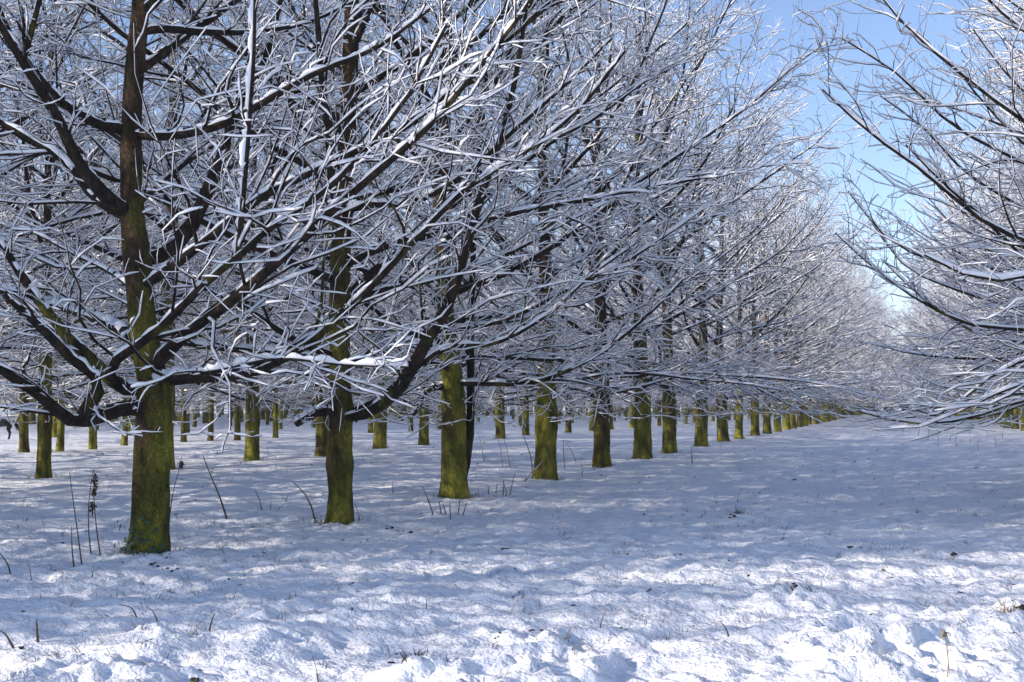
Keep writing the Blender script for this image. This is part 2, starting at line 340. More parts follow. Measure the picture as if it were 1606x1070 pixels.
# ------------------------------------------------------------------ the snow covered ground
def spaced(lo, hi, far_lo, far_hi, step, g):
    mid = list(np.arange(lo, hi, step)); x, s = lo, step; left = []
    while x > far_lo: s *= g; x -= s; left.append(x)
    if lo == 5.4: left = [4.8, 4.0, 3.0, 1.5, -1, -4, -9, -20, -45, -100, -300]
    x, s = mid[-1], step; right = []
    while x < far_hi: s *= g; x += s; right.append(x)
    return np.array(left[::-1] + mid + right)
xs = spaced(-9.0, 2.6, -700, 700, 0.038, 1.038); ys = spaced(5.4, 13.0, -300, 1100, 0.038, 1.015)
X, Y = np.meshgrid(xs, ys); Z = height(X, Y); nx, ny = len(xs), len(ys)
i = np.arange(ny-1)[:, None]; j = np.arange(nx-1)[None]; b = i*nx + j
q = np.stack([b, b+1, b+nx+1, b+nx], -1).reshape(-1, 4)
gme = make_mesh('ground', [(np.stack([X, Y, Z], -1).reshape(-1, 3), q, 0)], [M_GROUND])
ground = link('ground', gme, kind='structure')
TRI[0] += 2*len(q)

# ------------------------------------------------------------------ nearest tree: its limbs follow the photograph
def local(pts, base, K=16):
    """[(u, v, depth offset)] -> curve in the tree's own coordinates"""
    w = np.array([at_depth(u, v, base, dd) for u, v, dd in pts]); w[:, 0] -= base[0]; w[:, 1] -= base[1]; w[:, 2] -= hgt(*base)-0.02
    return resample(w, K)
def traced(pts, base, width0, width1, tu=0.25, K=18, root=None):
    P = local(pts, base, K)[None]; d = math.hypot(*base)*math.cos(math.atan2(-base[0], base[1])-YAW); px = d/F_PX
    s = np.linspace(0, 1, K)[None]; R = np.maximum((width0*(1-s)**1.15 + width1*s)*px/2*(1+0.20*np.exp(-s*16)), 0.005); R[0, 0] *= 0.6; R[0, 1] *= 0.95
    return P, R, tu
def traced_trunk(base, rows, H):
    """rows of (v, centre u, width px) from the photograph -> centre(z), radius(z)"""
    zc = []
    for v, u, w in rows:
        p = at_depth(u, v, base); d = math.hypot(*base)*math.cos(math.atan2(-base[0], base[1])-YAW)
        zc.append((p[2]-hgt(*base)+0.02, p[0]-base[0], p[1]-base[1], 0.91*w*d/F_PX/2))
    zc.sort(); z = [a[0] for a in zc]
    top = zc[-1]; n = len(z)
    z2 = z + [H]; xx = [a[1] for a in zc] + [top[1]*1.3]; yy = [a[2] for a in zc] + [top[2]*1.3]; rr = [a[3] for a in zc] + [0.012]
    return (lambda q: (float(np.interp(q, z2, xx)), float(np.interp(q, z2, yy)))), (lambda q: float(np.interp(q, z2, rr)))

def spare(lst, n_keep): return lst[:n_keep]
def build_tree(base, cr, H, limbs, detail, seed, label, trunk_label=None):
    rng = np.random.default_rng(seed); root = tree_root(*base); c, r = cr
    t = link('trunk', trunk_mesh('trunk', c, r, seed, H), root)
    for lb in limbs: limb_object(root, lb, rng, detail if len(lb) < 4 else dict(detail, lat=0.8, tw=2, tw2=2.0))
    return tag(root, label, 'tree', None)

B1 = tuple(ROW1[0]); H1 = 12.2
c1, r1 = traced_trunk(B1, [(880, 229, 62), (850, 232, 64), (800, 236, 61), (740, 238, 60), (700, 240, 61), (650, 240, 57), (600, 240, 52), (520, 224, 48), (450, 218, 47), (400, 214, 50), (350, 208, 42), (300, 206, 38), (200, 205, 36), (100, 212, 32), (0, 222, 30)], H1)
L1 = [
 ([(232, 640, 0), (195, 640, -.3), (150, 655, -.6), (122, 662, -.8), (60, 618, -1.2), (0, 578, -1.6), (-90, 500, -2.2), (-190, 420, -2.8)], 26, 5),
 ([(122, 662, -.8), (155, 600, -.7), (110, 560, -.8), (55, 505, -1.0), (0, 455, -1.1), (-80, 380, -1.4), (-150, 330, -1.6)], 22, 4),
 ([(228, 610, 0), (185, 606, -.2), (165, 585, -.3), (110, 532, -.5), (60, 470, -.6), (0, 378, -.7), (-50, 290, -.8), (-90, 180, -.8)], 24, 4),
 ([(183, 606, -.2), (172, 578, -.6), (245, 520, -1.0), (330, 437, -1.5), (370, 405, -1.7), (430, 352, -2.0), (510, 300, -2.3), (560, 250, -2.5), (640, 150, -2.8), (700, 40, -3.1)], 17, 4),
 ([(240, 580, 0), (262, 550, -.3), (312, 508, -.7), (370, 465, -1.0), (440, 405, -1.4), (520, 330, -1.8), (600, 262, -2.2), (680, 190, -2.5), (760, 95, -2.8), (820, 20, -3.0)], 25, 5),
 ([(222, 450, 0), (245, 435, -.2), (330, 372, -.6), (405, 312, -.9), (500, 265, -1.2), (600, 215, -1.5), (700, 150, -1.8), (790, 60, -2.0), (850, -30, -2.2)], 18, 4),
 ([(216, 410, 0), (258, 395, .3), (300, 355, .6), (325, 300, .8), (350, 240, 1.0), (375, 160, 1.2), (415, 95, 1.4), (440, 0, 1.6), (470, -110, 1.8)], 30, 6),
 ([(206, 335, 0), (180, 320, -.2), (130, 265, -.4), (85, 175, -.6), (32, 92, -.8), (-10, 20, -1.0), (-50, -80, -1.1)], 25, 7),
 ([(208, 345, 0), (150, 310, .2), (100, 250, .4), (45, 215, .5), (-10, 182, .6), (-90, 130, .8), (-170, 60, 1.0)], 20, 4),
 ([(204, 200, 0), (165, 198, -.1), (130, 182, -.2), (85, 148, -.3), (50, 105, -.4), (10, 40, -.5), (-20, -50, -.6)], 20, 4),
 ([(206, 210, 0), (245, 212, -.1), (300, 207, -.4), (360, 190, -.7), (430, 150, -1.0), (500, 112, -1.3), (590, 75, -1.5), (680, 10, -1.8)], 20, 4),
 ([(215, 52, 0), (250, 45, .1), (310, 50, .3), (400, 50, .6), (480, 36, .9), (560, 0, 1.2)], 15, 4),
 ([(238, 602, 0), (275, 595, .1), (340, 592, .3), (400, 583, .4), (470, 548, .4), (560, 472, .2), (640, 388, 0), (745, 285, -.2), (830, 235, -.4), (905, 175, -.5), (980, 80, -.6)], 19, 4),
 ([(240, 600, 0), (280, 590, -.6), (350, 580, -1.2), (440, 562, -1.7), (540, 572, -2.1), (640, 575, -2.4)], 13, 3),
 ([(216, 560, 0), (195, 520, .6), (150, 500, 1.2), (60, 470, 2.0), (-40, 430, 2.8)], 26, 5),
 ([(218, 460, 0), (180, 430, .5), (120, 400, 1.0), (40, 360, 1.6), (-60, 345, 2.2)], 12, 3),
 ([(372, 404, -1.7), (376, 372, -1.8), (382, 300, -1.95), (390, 200, -2.0), (397, 100, -2.1), (400, -30, -2.2)], 9, 5),
 ([(34, 96, -.62), (46, 60, -.75), (62, 0, -.9), (75, -60, -1.1)], 12, 5),
]
limbs1 = [traced(p, B1, a, b_) for p, a, b_ in L1]; limbs1[16] = limbs1[16][:2] + (0.6, 'plastered')
rg = np.random.default_rng(5)
azc = math.atan2(B1[1], B1[0])
# limbs that leave the trunk towards and away from the camera, plus the top of the crown above the picture
def skip1(az, h):
    toward = math.cos(az-(azc+math.pi)); return (h < 5.6 and (abs(toward) < 0.60 or toward > 0.80)) 
limbs1 += auto_limbs(rg, c1, r1, H1, 30, 6.8, 1.9, skip1)
t1 = build_tree(B1, (c1, r1), H1, limbs1, NEAR, 1, 'largest and nearest mossy snow-laden fruit tree, thick dark trunk with ivy at its foot')

B2 = tuple(ROW1[1]); H2 = 12.6
c2, r2 = traced_trunk(B2, [(828, 532, 47), (800, 533, 46), (770, 533, 42), (742, 532, 44), (730, 532, 51), (710, 532, 45), (680, 533, 43), (640, 535, 42), (600, 533, 36), (500, 533, 36), (400, 534, 35), (300, 541, 30), (200, 546, 29), (100, 549, 27), (0, 552, 24)], H2)
L2 = [
 ([(537, 655, 0), (575, 645, -.3), (615, 620, -.6), (645, 582, -.8), (662, 545, -.9), (700, 485, -1.1), (728, 400, -1.2), (750, 320, -1.3), (780, 235, -1.4), (805, 140, -1.5), (822, 40, -1.6), (835, -60, -1.7)], 25, 4),
 ([(620, 615, -.6), (655, 575, -.5), (700, 545, -.4), (770, 540, -.2), (850, 500, 0), (930, 430, .2), (1000, 380, .4)], 10, 3),
 ([(530, 650, 0), (505, 645, -.2), (468, 662, -.5), (464, 664, -.52)], 17, 13),
 ([(530, 560, 0), (500, 550, -.2), (440, 520, -.5), (380, 480, -.9), (310, 450, -1.2), (240, 430, -1.6)], 14, 3),
 ([(535, 480, 0), (570, 440, .4), (620, 400, .8), (690, 340, 1.2), (780, 260, 1.6), (860, 160, 2.0)], 17, 3),
 ([(540, 330, 0), (580, 320, -.3), (640, 318, -.6), (720, 280, -1.0), (800, 210, -1.4), (890, 130, -1.8), (960, 60, -2.1)], 15, 3),
 ([(545, 210, 0), (510, 190, -.2), (470, 170, -.5), (410, 110, -.8), (340, 30, -1.2)], 14, 3),
]
limbs2 = [traced(p, B2, a, b_) for p, a, b_ in L2]
rg = np.random.default_rng(9)
limbs2 += auto_limbs(rg, c2, r2, H2, 32, 7.0, 2.05, lambda az, h: h < 3.0 and math.cos(az-(math.atan2(B2[1], B2[0])+math.pi)) > 0.55)
t2 = build_tree(B2, (c2, r2), H2, limbs2, NEAR, 2, 'snowy fruit tree with thick low limb rising to the right from a knobbly green trunk')

B3 = tuple(ROW1[2]); H3 = 12.8
c3, r3 = traced_trunk(B3, [(785, 712, 50), (770, 712, 48), (700, 711, 44), (640, 711, 44), (600, 710, 40), (500, 700, 30), (400, 694, 28), (300, 690, 27), (150, 697, 23), (50, 700, 20)], H3)
L3 = [
 ([(722, 772, .1), (732, 720, .15), (737, 680, .2), (738, 600, .25), (739, 500, .3), (742, 400, .35), (748, 280, .4), (760, 160, .5), (770, 30, .5)], 15, 6),
 ([(700, 605, 0), (672, 612, -.3), (655, 640, -.5), (648, 650, -.6)], 13, 7),
 ([(712, 600, 0), (760, 600, -.3), (830, 600, -.6), (930, 560, -.8), (1010, 500, -1.1), (1080, 430, -1.4)], 13, 3),
 ([(705, 540, 0), (640, 520, -.5), (560, 470, -1.1), (480, 440, -1.8)], 12, 3),
]
limbs3 = [traced(p, B3, a, b_) for p, a, b_ in L3]
rg = np.random.default_rng(13)
limbs3 += auto_limbs(rg, c3, r3, H3, 32, 7.2, 2.1)
t3 = build_tree(B3, (c3, r3), H3, limbs3, NEAR, 3, 'snowy fruit tree with a second thin dark stem up the right side of its trunk')

B4 = (6.8, 19.6); H4 = 14.5
L4 = [
 ([(2185, 560, 0), (1950, 560, 0), (1750, 600, .1), (1606, 628, .2), (1500, 660, .2), (1430, 664, .2), (1350, 646, .1)], 16, 3),
 ([(2185, 500, 0), (1950, 520, -.3), (1750, 560, -.5), (1620, 560, -.7), (1540, 600, -.8), (1480, 648, -.8), (1420, 655, -.8)], 14, 3),
 ([(2185, 430, 0), (1900, 470, .3), (1700, 520, .5), (1606, 516, .6), (1520, 508, .7), (1440, 470, .8), (1370, 420, .9), (1310, 365, 1.0)], 17, 3),
 ([(2185, 380, 0), (1900, 400, -.5), (1700, 400, -.8), (1606, 378, -1.0), (1540, 345, -1.1), (1450, 270, -1.2), (1360, 205, -1.3), (1290, 140, -1.3)], 18, 3),
 ([(2185, 330, 0), (1900, 330, .8), (1700, 300, 1.2), (1606, 255, 1.4), (1500, 200, 1.5), (1400, 110, 1.5), (1320, 60, 1.5)], 16, 3),
 ([(2185, 300, 0), (1950, 300, -.8), (1750, 260, -1.4), (1606, 190, -1.7), (1500, 110, -1.9), (1420, 40, -2.0), (1370, -20, -2.0)], 15, 3),
 ([(2185, 450, 0), (1950, 480, 1.2), (1750, 480, 2.0), (1606, 450, 2.4), (1500, 420, 2.6), (1400, 380, 2.7), (1330, 300, 2.7)], 15, 3),
 ([(2185, 250, 0), (2000, 230, .2), (1800, 160, .3), (1650, 80, .3), (1550, 0, .3), (1480, -80, .3)], 16, 3),
 ([(2185, 480, 0), (1950, 500, -1.2), (1750, 470, -2.2), (1640, 430, -2.8), (1540, 440, -3.0), (1450, 400, -3.1)], 14, 3),
]
c4 = lambda z: (0.0, 0.0); r4 = GEN_R(0.26, H4); limbs4 = [traced(p, B4, a, b_) for p, a, b_ in L4]
rg = np.random.default_rng(77); limbs4 += auto_limbs(rg, c4, r4, H4, 36, 9.0, 1.7)
t4 = build_tree(B4, (c4, r4), H4, limbs4, MID, 4, 'snowy tree across the alley whose long dark branches reach farthest over it'); t4['group'] = 'trees across the alley'

# two generic trees with separate limbs; every other near tree is a turned copy of one of them
GEN = []
for sd_, H, r0, reach, n in ((21, 13.4, 0.250, 7.6, 30), (34, 13.0, 0.235, 7.9, 30)):
    rg = np.random.default_rng(sd_); ph = rg.uniform(0, 6.28, 2)
    cc = (lambda p: (lambda z: (0.06*math.sin(z*0.55+p[0])-0.06*math.sin(p[0]), 0.06*math.sin(z*0.5+p[1])-0.06*math.sin(p[1]))))(ph)
    GEN.append((cc, GEN_R(r0, H), H, auto_limbs(rg, cc, GEN_R(r0, H), H, n, reach, 1.78), sd_))
# crowns joined for the many trees too far off to show single limbs
FARS = []
for sd_, H, r0, reach, n in ((41, 13.3, 0.25, 7.6, 28), (52, 12.9, 0.24, 7.8, 28), (63, 13.5, 0.26, 7.4, 28)):
    rg = np.random.default_rng(sd_); ph = rg.uniform(0, 6.28, 2)
    cc = (lambda p: (lambda z: (0.06*math.sin(z*0.6+p[0])-0.06*math.sin(p[0]), 0.06*math.sin(z*0.5+p[1])-0.06*math.sin(p[1]))))(ph)
    rr = GEN_R(r0, H); W, S = [], []
    for lb in auto_limbs(rg, cc, rr, H, n, reach, 1.75):
        bk, tw, sn = clad(*lb[:2], rg, FAR, lb[2]); W += [(v, q_, 0) for v, q_ in bk] + [(v, q_, 1) for v, q_ in tw]; S += [(v, q_, 0) for v, q_ in sn]
    FARS.append((trunk_mesh('trunk', cc, rr, sd_, H, 12, 30), make_mesh('crown', W, [M_LIMB, M_TWIG]), make_mesh('snow', S, [M_SNOW])))
    TRI[0] += 2*(len(FARS[-1][1].polygons) + len(FARS[-1][2].polygons))

rt = random.Random(4)
near_spots = [(p[0], p[1], 1.0 if k_ < 2 else 1.08) for k_, p in enumerate(ROW1[3:9])]
near_labels = ['fourth trunk of the main row, bright yellow moss on its left side',
 'fifth trunk of the main row, plain green-brown bark, stalks at its foot',
 'sixth trunk of the main row, bulging in the middle with yellow moss',
 'seventh trunk of the main row, stump of a cut limb on its left',
 'eighth trunk of the main row, slim and straight',
 'ninth trunk of the main row, widening at its foot']
right_spots = [(6.9, 12.0, 1.2), (6.8, 29.4, 1.2), (6.9, 35.6, 1.18)]
right_labels = ['snowy branches of the first tree across the alley, reaching in highest',
 'snowy tree across the alley, fourth along, behind the dipping branches',
 'snowy tree across the alley, fifth along, seen through nearer twigs']
left2 = [(ROW2[0][0], ROW2[0][1], 0.98), (ROW2[1][0], ROW2[1][1], 1.0), (ROW2[2][0], ROW2[2][1], 1.0)]
left2_labels = ['tree in the second row with square dark trunk left of the nearest tree',
 'tree in the second row, yellow-green trunk standing between the two nearest trunks',
 'tree in the second row, half hidden just left of the knobbly trunk']
protos = []
for cc, rr, H, limbs, sd_ in GEN:
    rg = np.random.default_rng(sd_); root = tree_root(0, 0); link('trunk', trunk_mesh('trunk', cc, rr, sd_, H), root)
    for lb in limbs: limb_object(root, lb, rg, MID)
    protos.append(root)
used = set(); k = 0
for spots, labels, grp in ((near_spots, near_labels, 'trees of the main row'), (right_spots, right_labels, 'trees across the alley'), (left2, left2_labels, 'trees of the second row')):
    for (x, y, s), lb in zip(spots, labels):
        src = protos[k % 2]; rz = rt.uniform(0, 6.28)
        if (k % 2) not in used: used.add(k % 2); t = src; t.location = (x, y, hgt(x, y)-0.02); t.rotation_euler = (0, 0, rz); t.scale = (s,)*3
        else: t = copy_tree(src, x, y, rz, s)
        tag(t, lb, 'tree', grp); k += 1
        if grp == 'trees of the second row':
            f_ = 0.70 if 'square' in lb else 0.86
            for ch in t.children:
                if ch.name.startswith('trunk'): ch.scale = (f_, f_, 1)
t5 = copy_tree(t4, 7.0, 24.8, 0.18, 1.0); tag(t5, 'snowy tree across the alley, third along, branches dipping low towards the snow', 'tree', 'trees across the alley')
for t in (t1, t2, t3): t['group'] = 'trees of the main row'

def far_tree(x, y, label, grp, s=1.0, thick=0.95, zs=1.0):
    tm, cm, sm = FARS[rt.randrange(3)]; r = tree_root(x, y); r.rotation_euler = (0, 0, rt.uniform(0, 6.28)); s *= rt.uniform(0.95, 1.05); r.scale = (s, s, s*zs*rt.uniform(0.97, 1.04))
    tt = link('trunk', tm, r); th_ = thick*rt.uniform(0.88, 1.08); tt.scale = (th_, th_, 1); c = link('crown', cm, r); link('snow', sm, c, 'stuff'); tag(r, label, 'tree', grp); return r
ord_ = ['tenth', 'eleventh', 'twelfth']
for n_, p in enumerate(ROW1[9:12]): wood_src = far_tree(p[0], p[1], '%s tree of the main row, mossy trunk close beside its neighbours' % ord_[n_], 'trees of the main row')
y = ROW1[11][1] + 5.4
while y < 345: far_tree(-7.75 + rt.uniform(-.15, .15), y, 'far snowy tree in the receding end of the main row', 'far end of the main row', 1.34 if y > 100 else 1.15, 0.8 if y > 100 else .9, 0.96 if y > 100 else 1); y += 5.4 + rt.uniform(-.3, .3)
y = 41.5
while y < 345: far_tree(7.1 + rt.uniform(-.15, .15), y, 'snowy tree far along the row across the alley', 'far trees across the alley', 1.2 if y < 90 else 1.45, .75, 1 if y < 90 else 0.94); y += 5.6 + rt.uniform(-.3, .3)
lab2 = ['second-row tree with green-footed trunk just right of the knobbly trunk', 'second-row tree with orange-brown patch on its trunk, left of the twin stem', 'second-row tree with slim pale trunk right of the twin stem', 'second-row tree whose trunk shows beside the bright mossy fourth trunk']
for p, lb in zip(ROW2[3:], lab2): far_tree(p[0], p[1], lb, 'trees of the second row')
lab3 = ['third-row tree with leaning pale trunk at the left edge', 'third-row tree with short dark-footed trunk behind the low left limb', 'third-row tree with slim pale trunk below the low left limb', 'third-row tree with trunk just left of the nearest trunk', 'third-row tree with thin trunk just right of the nearest trunk', 'third-row tree with trunk behind a drooping snowy twig', 'third-row tree with leaning trunk left of the yellow-green trunk']
for p, lb in zip(ROW3, lab3): far_tree(p[0], p[1], lb, 'trees of the third row', 0.98, 0.6)
# trees to the left of the picture that shade the alley, and the rest of the rows behind
for (x, y) in ((-18.4, -2.6), (-18.2, 0.8), (-18.5, 4.2), (-18.2, 7.8), (-18.3, 11.6), (-18.2, 16.0), (-18.1, 24.8), (-29, -9.5), (-29, -4.2), (-29, 1.0), (-29.2, 6.2), (-29.0, 11.5), (-29.0, 16.5), (-29.1, 21.8), (-28.8, 26.8)):
    far_tree(x, y, 'snowy tree at the left edge of the orchard, mostly hidden', 'trees left of the picture', 1.22)
y = 13.0
while y < 128: far_tree(17.8 + rt.uniform(-.3, .3), y, 'snowy tree of the row behind the one across the alley', 'trees behind the row across the alley', 1.15); y += 5.5
y = 64.5
while y < 290: far_tree(-18.9 + rt.uniform(-.2, .2), y, 'far snowy tree of the second row', 'far trees of the second row', 1.0, 0.8); y += 5.4
y = 50.0
while y < 240: far_tree(-29.8 + rt.uniform(-.2, .2), y, 'far snowy tree of the third row', 'far trees of the third row', 1.0, 0.62); y += 5.4
y = 36.0
while y < 200: far_tree(-40.5 + rt.uniform(-.3, .3), y, 'distant snowy tree of the fourth row', 'trees of the fourth row', 1.0, 0.62); y += 5.4
y = 47.0
while y < 120: far_tree(-51.3 + rt.uniform(-.3, .3), y, 'distant snowy tree of the fifth row', 'trees of the fifth row', 1.0, 0.62); y += 5.4

# beyond those nobody could count them: one object that repeats the same trees
pts = []
for rx in range(6, 15):
    X0 = -7.7 - 10.8*(rx-1); y = -X0*0.75 + rt.uniform(0, 5)
    while y < 330: pts.append((X0 + rt.uniform(-.3, .3), y, 0)); y += 5.4
for rx, y0 in ((2, 295), (3, 245), (4, 205), (5, 165)):
    y = y0
    while y < 340: pts.append((-7.7-10.8*(rx-1), y, 0)); y += 5.4
y = 130
while y < 345: pts.append((18.4, y, 0)); y += 5.4
for yy in (352, 359, 367, 376, 386, 397, 409, 422):
    for xx in range(-60, 50, 5): pts.append((xx + rt.uniform(-1.5, 1.5), yy + rt.uniform(-2, 2), 0))
pm = bpy.data.meshes.new('distant_trees'); pm.from_pydata(pts, [], []); wood = link('distant_trees', pm, kind='stuff')
src = [c for c in wood_src.children] + [c.children[0] for c in wood_src.children if c.children]
gn = bpy.data.node_groups.new('repeat_trees', 'GeometryNodeTree'); gn.interface.new_socket('Geometry', in_out='INPUT', socket_type='NodeSocketGeometry'); gn.interface.new_socket('Geometry', in_out='OUTPUT', socket_type='NodeSocketGeometry')
gi, go = gn.nodes.new('NodeGroupInput'), gn.nodes.new('NodeGroupOutput'); jn = gn.nodes.new('GeometryNodeJoinGeometry')
for so in src:
    oi = gn.nodes.new('GeometryNodeObjectInfo'); oi.inputs['Object'].default_value = so; gn.links.new(oi.outputs['Geometry'], jn.inputs[0])
ip = gn.nodes.new('GeometryNodeInstanceOnPoints'); rv = gn.nodes.new('FunctionNodeRandomValue'); rv.data_type = 'FLOAT_VECTOR'; rv.inputs[0].default_value = (0, 0, 0); rv.inputs[1].default_value = (0, 0, 6.28)
gn.links.new(gi.outputs[0], ip.inputs['Points']); gn.links.new(jn.outputs[0], ip.inputs['Instance']); gn.links.new(rv.outputs[0], ip.inputs['Rotation']); gn.links.new(ip.outputs[0], go.inputs[0]); ip.inputs['Scale'].default_value = (1.3, 1.3, 1.4)
wood.modifiers.new('trees', 'NODES').node_group = gn

# ------------------------------------------------------------------ dead stalks, sticks, tufts in the snow
def stalk(pix, w, label, cat='dead stalk', name='dead_stalk', lean=0.0, heads=(), m=M_STALK, grp='dead stalks in the snow', snowy=False):
    g = on_ground(*pix[0]); g[2] = hgt(g[0], g[1]); pts = [at_depth(u, v, g[:2], lean*i_/max(1, len(pix)-1)) for i_, (u, v) in enumerate(pix)]
    pts[0] = pts[0] + (0, 0, -0.05); P = resample(np.array(pts)-g, 9)[None]; d = np.linalg.norm(g); s = np.linspace(0, 1, 9)[None]
    R = w*d/F_PX/2*(1-0.65*s); ch = [(*tubes(P, R, 5), 0)]
    o = link(name, make_mesh(name, ch, [m]), loc=g); tag(o, label, cat, grp)
    for (u, v, hw, hh) in heads:      # withered seed heads: a bunch of small curled leaves
        c = at_depth(u, v, g[:2], lean)-g; rr = np.random.default_rng(int(u+v)); n_ = 26; sc = d/F_PX
        st = c + np.stack([rr.normal(0, hw*0.35, n_), rr.normal(0, hw*0.35, n_), rr.uniform(-hh, hh, n_)], 1)*sc
        Q = grow(st, np.stack([rr.normal(0, .5, n_), rr.normal(0, .5, n_), rr.uniform(-1.4, -.2, n_)], 1), rr.uniform(4, 10, n_)*sc, 4, rr, -0.3, 0.3)
        RR = np.tile(np.array([[0.4, 1.6, 1.5, 0.2]]), (n_, 1))*sc; v_, q_ = tubes(Q, RR, 4, None, RR*0.3)
        link('seed_head', make_mesh('seed_head', [(v_, q_, 0)], [m]), o)
    if snowy:
        v_, q_ = snow_on(P, R, np.random.default_rng(3), 0.012, 0.003, 5); link('snow', make_mesh('snow', [(v_, q_, 0)], [M_SNOW]), o)
    return o
stalk([(117, 889), (113, 860), (112, 826)], 2.6, 'short thick dead stalk, leftmost of the four left of the nearest trunk')
stalk([(129, 882), (121, 830), (114, 780), (109, 740)], 2.4, 'tall bare dead stalk left of the nearest trunk, second of four')
stalk([(144, 873), (139, 830), (140, 780), (146, 738)], 2.4, 'dead stalk with withered brown leaves, left of the nearest trunk', heads=((144, 795, 3, 9),))
stalk([(159, 873), (152, 835), (148, 790), (147, 736)], 2.4, 'dead stalk with two tufts of withered leaves at its top', heads=((148, 752, 3, 9), (147, 768, 2, 5)))
stalk([(18, 901), (12, 885), (0, 868), (-8, 856)], 2.8, 'bent stick leaning out of the snow at the left edge')
stalk([(50, 905), (46, 890), (42, 877)], 1.6, 'thin short stalk near the left edge')
stalk([(266, 806), (272, 770), (281, 735), (285, 716)], 1.8, 'thin leaning stalk just right of the nearest trunk', heads=((284, 726, 1.5, 4),))
stalk([(357, 812), (345, 780), (330, 745), (318, 714)], 3.4, 'long bent bare stick leaning left between the two nearest trunks', lean=-.2)
stalk([(495, 818), (490, 800), (478, 775), (460, 756)], 3.2, 'bent stick left of the knobbly trunk, curving towards it', lean=-.1)
stalk([(412, 804), (407, 785), (399, 767)], 2.2, 'short dark stalk midway between the two nearest trunks')
stalk([(424, 803), (425, 790), (424, 780)], 1.6, 'tiny upright stalk beside the short dark stalk')
stalk([(431, 802), (440, 795), (448, 789)], 1.4, 'tiny stalk slanting right beside the short dark stalk')
stalk([(566, 818), (560, 800), (556, 788)], 1.6, 'thin stalk touching the right foot of the knobbly trunk')
stalk([(617, 777), (616, 765), (615, 755)], 1.6, 'small upright stalk between knobbly trunk and twin-stemmed trunk')
for n_, (px, lb) in enumerate((
  ([(682, 812), (672, 785), (662, 762)], 'tall slanting stalk at the left foot of the twin-stemmed trunk'),
  ([(693, 808), (690, 795), (688, 783)], 'short stalk close under the twin-stemmed trunk, left side'),
  ([(701, 812), (697, 797), (692, 782)], 'dark stalk leaning left under the twin-stemmed trunk'),
  ([(706, 818), (706, 800), (705, 786)], 'thick dark upright stalk before the twin-stemmed trunk'),
  ([(717, 814), (720, 795), (722, 780)], 'upright dark stalk right of centre before the twin-stemmed trunk'),
  ([(724, 813), (729, 798), (733, 786)], 'stalk leaning right at the right foot of the twin-stemmed trunk'))):
    stalk(px, 2.4, lb)
for px, lb in (([(776, 777), (779, 766), (781, 758)], 'first short stalk of the clump right of the twin-stemmed trunk'), ([(788, 779), (790, 765), (789, 752)], 'upright stalk in the middle of the clump right of the twin-stemmed trunk'),
  ([(795, 780), (793, 768), (790, 756)], 'stalk leaning left in the clump right of the twin-stemmed trunk'), ([(799, 779), (803, 760), (808, 742)], 'stalk leaning right in the clump right of the twin-stemmed trunk'),
  ([(766, 778), (766, 768), (765, 760)], 'dark stub at the left end of the stalk clump')):
    stalk(px, 2.0, lb)
stalk([(836, 752), (832, 715), (820, 680), (812, 650)], 1.8, 'tall thin dark stalk just left of the bright mossy trunk')
stalk([(820, 756), (832, 742), (846, 730), (851, 722)], 3.0, 'pale snow-dusted stick leaning against the bright mossy trunk', cat='stick', name='leaning_stick', m=M_STRAW, snowy=True)
for px, lb in (([(789, 735), (785, 705), (779, 680)], 'left of two pale tall stems behind the stalk clump'), ([(800, 735), (794, 700), (784, 672)], 'right of two pale tall stems behind the stalk clump'), ([(913, 747), (913, 735), (912, 727)], 'dark stub of a stalk between fourth and fifth trunks'),
  ([(886, 735), (884, 710), (884, 690)], 'thin straight stalk right behind the bright mossy trunk'), ([(1086, 727), (1085, 712), (1084, 700)], 'small seed-headed stalk between the sixth and seventh trunks'), ([(760, 727), (755, 700), (750, 680)], 'faint stem right of the twin-stemmed trunk'), ([(905, 725), (895, 705), (886, 692)], 'leaning thin stem behind the stub of a stalk')):
    stalk(px, 1.5, lb, m=M_STRAW if 'pale' in lb or 'faint' in lb else M_STALK)
for (u, v) in ((1085, 726), (1130, 706), (1470, 700), (1490, 692), (1500, 700), (1520, 696), (1535, 706), (1548, 690), (1562, 702), (1455, 690), (1572, 690), (1440, 684), (1415, 678)):
    hh = rt.uniform(14, 26); stalk([(u, v), (u+rt.uniform(-2, 2), v-hh*.5), (u+rt.uniform(-3, 3), v-hh)], 0.8, 'thin dead stalk far up the alley', grp='thin stalks up the alley')
stalk([(1484, 1066), (1487, 1030), (1480, 985)], 2.0, 'pale straw stalk standing in the bright snow at lower right', m=M_STRAW, heads=((1480, 992, 3, 4),))
stalk([(1492, 1064), (1486, 1030), (1482, 1002)], 1.6, 'thinner straw stalk crossing its neighbour at lower right', m=M_STRAW)
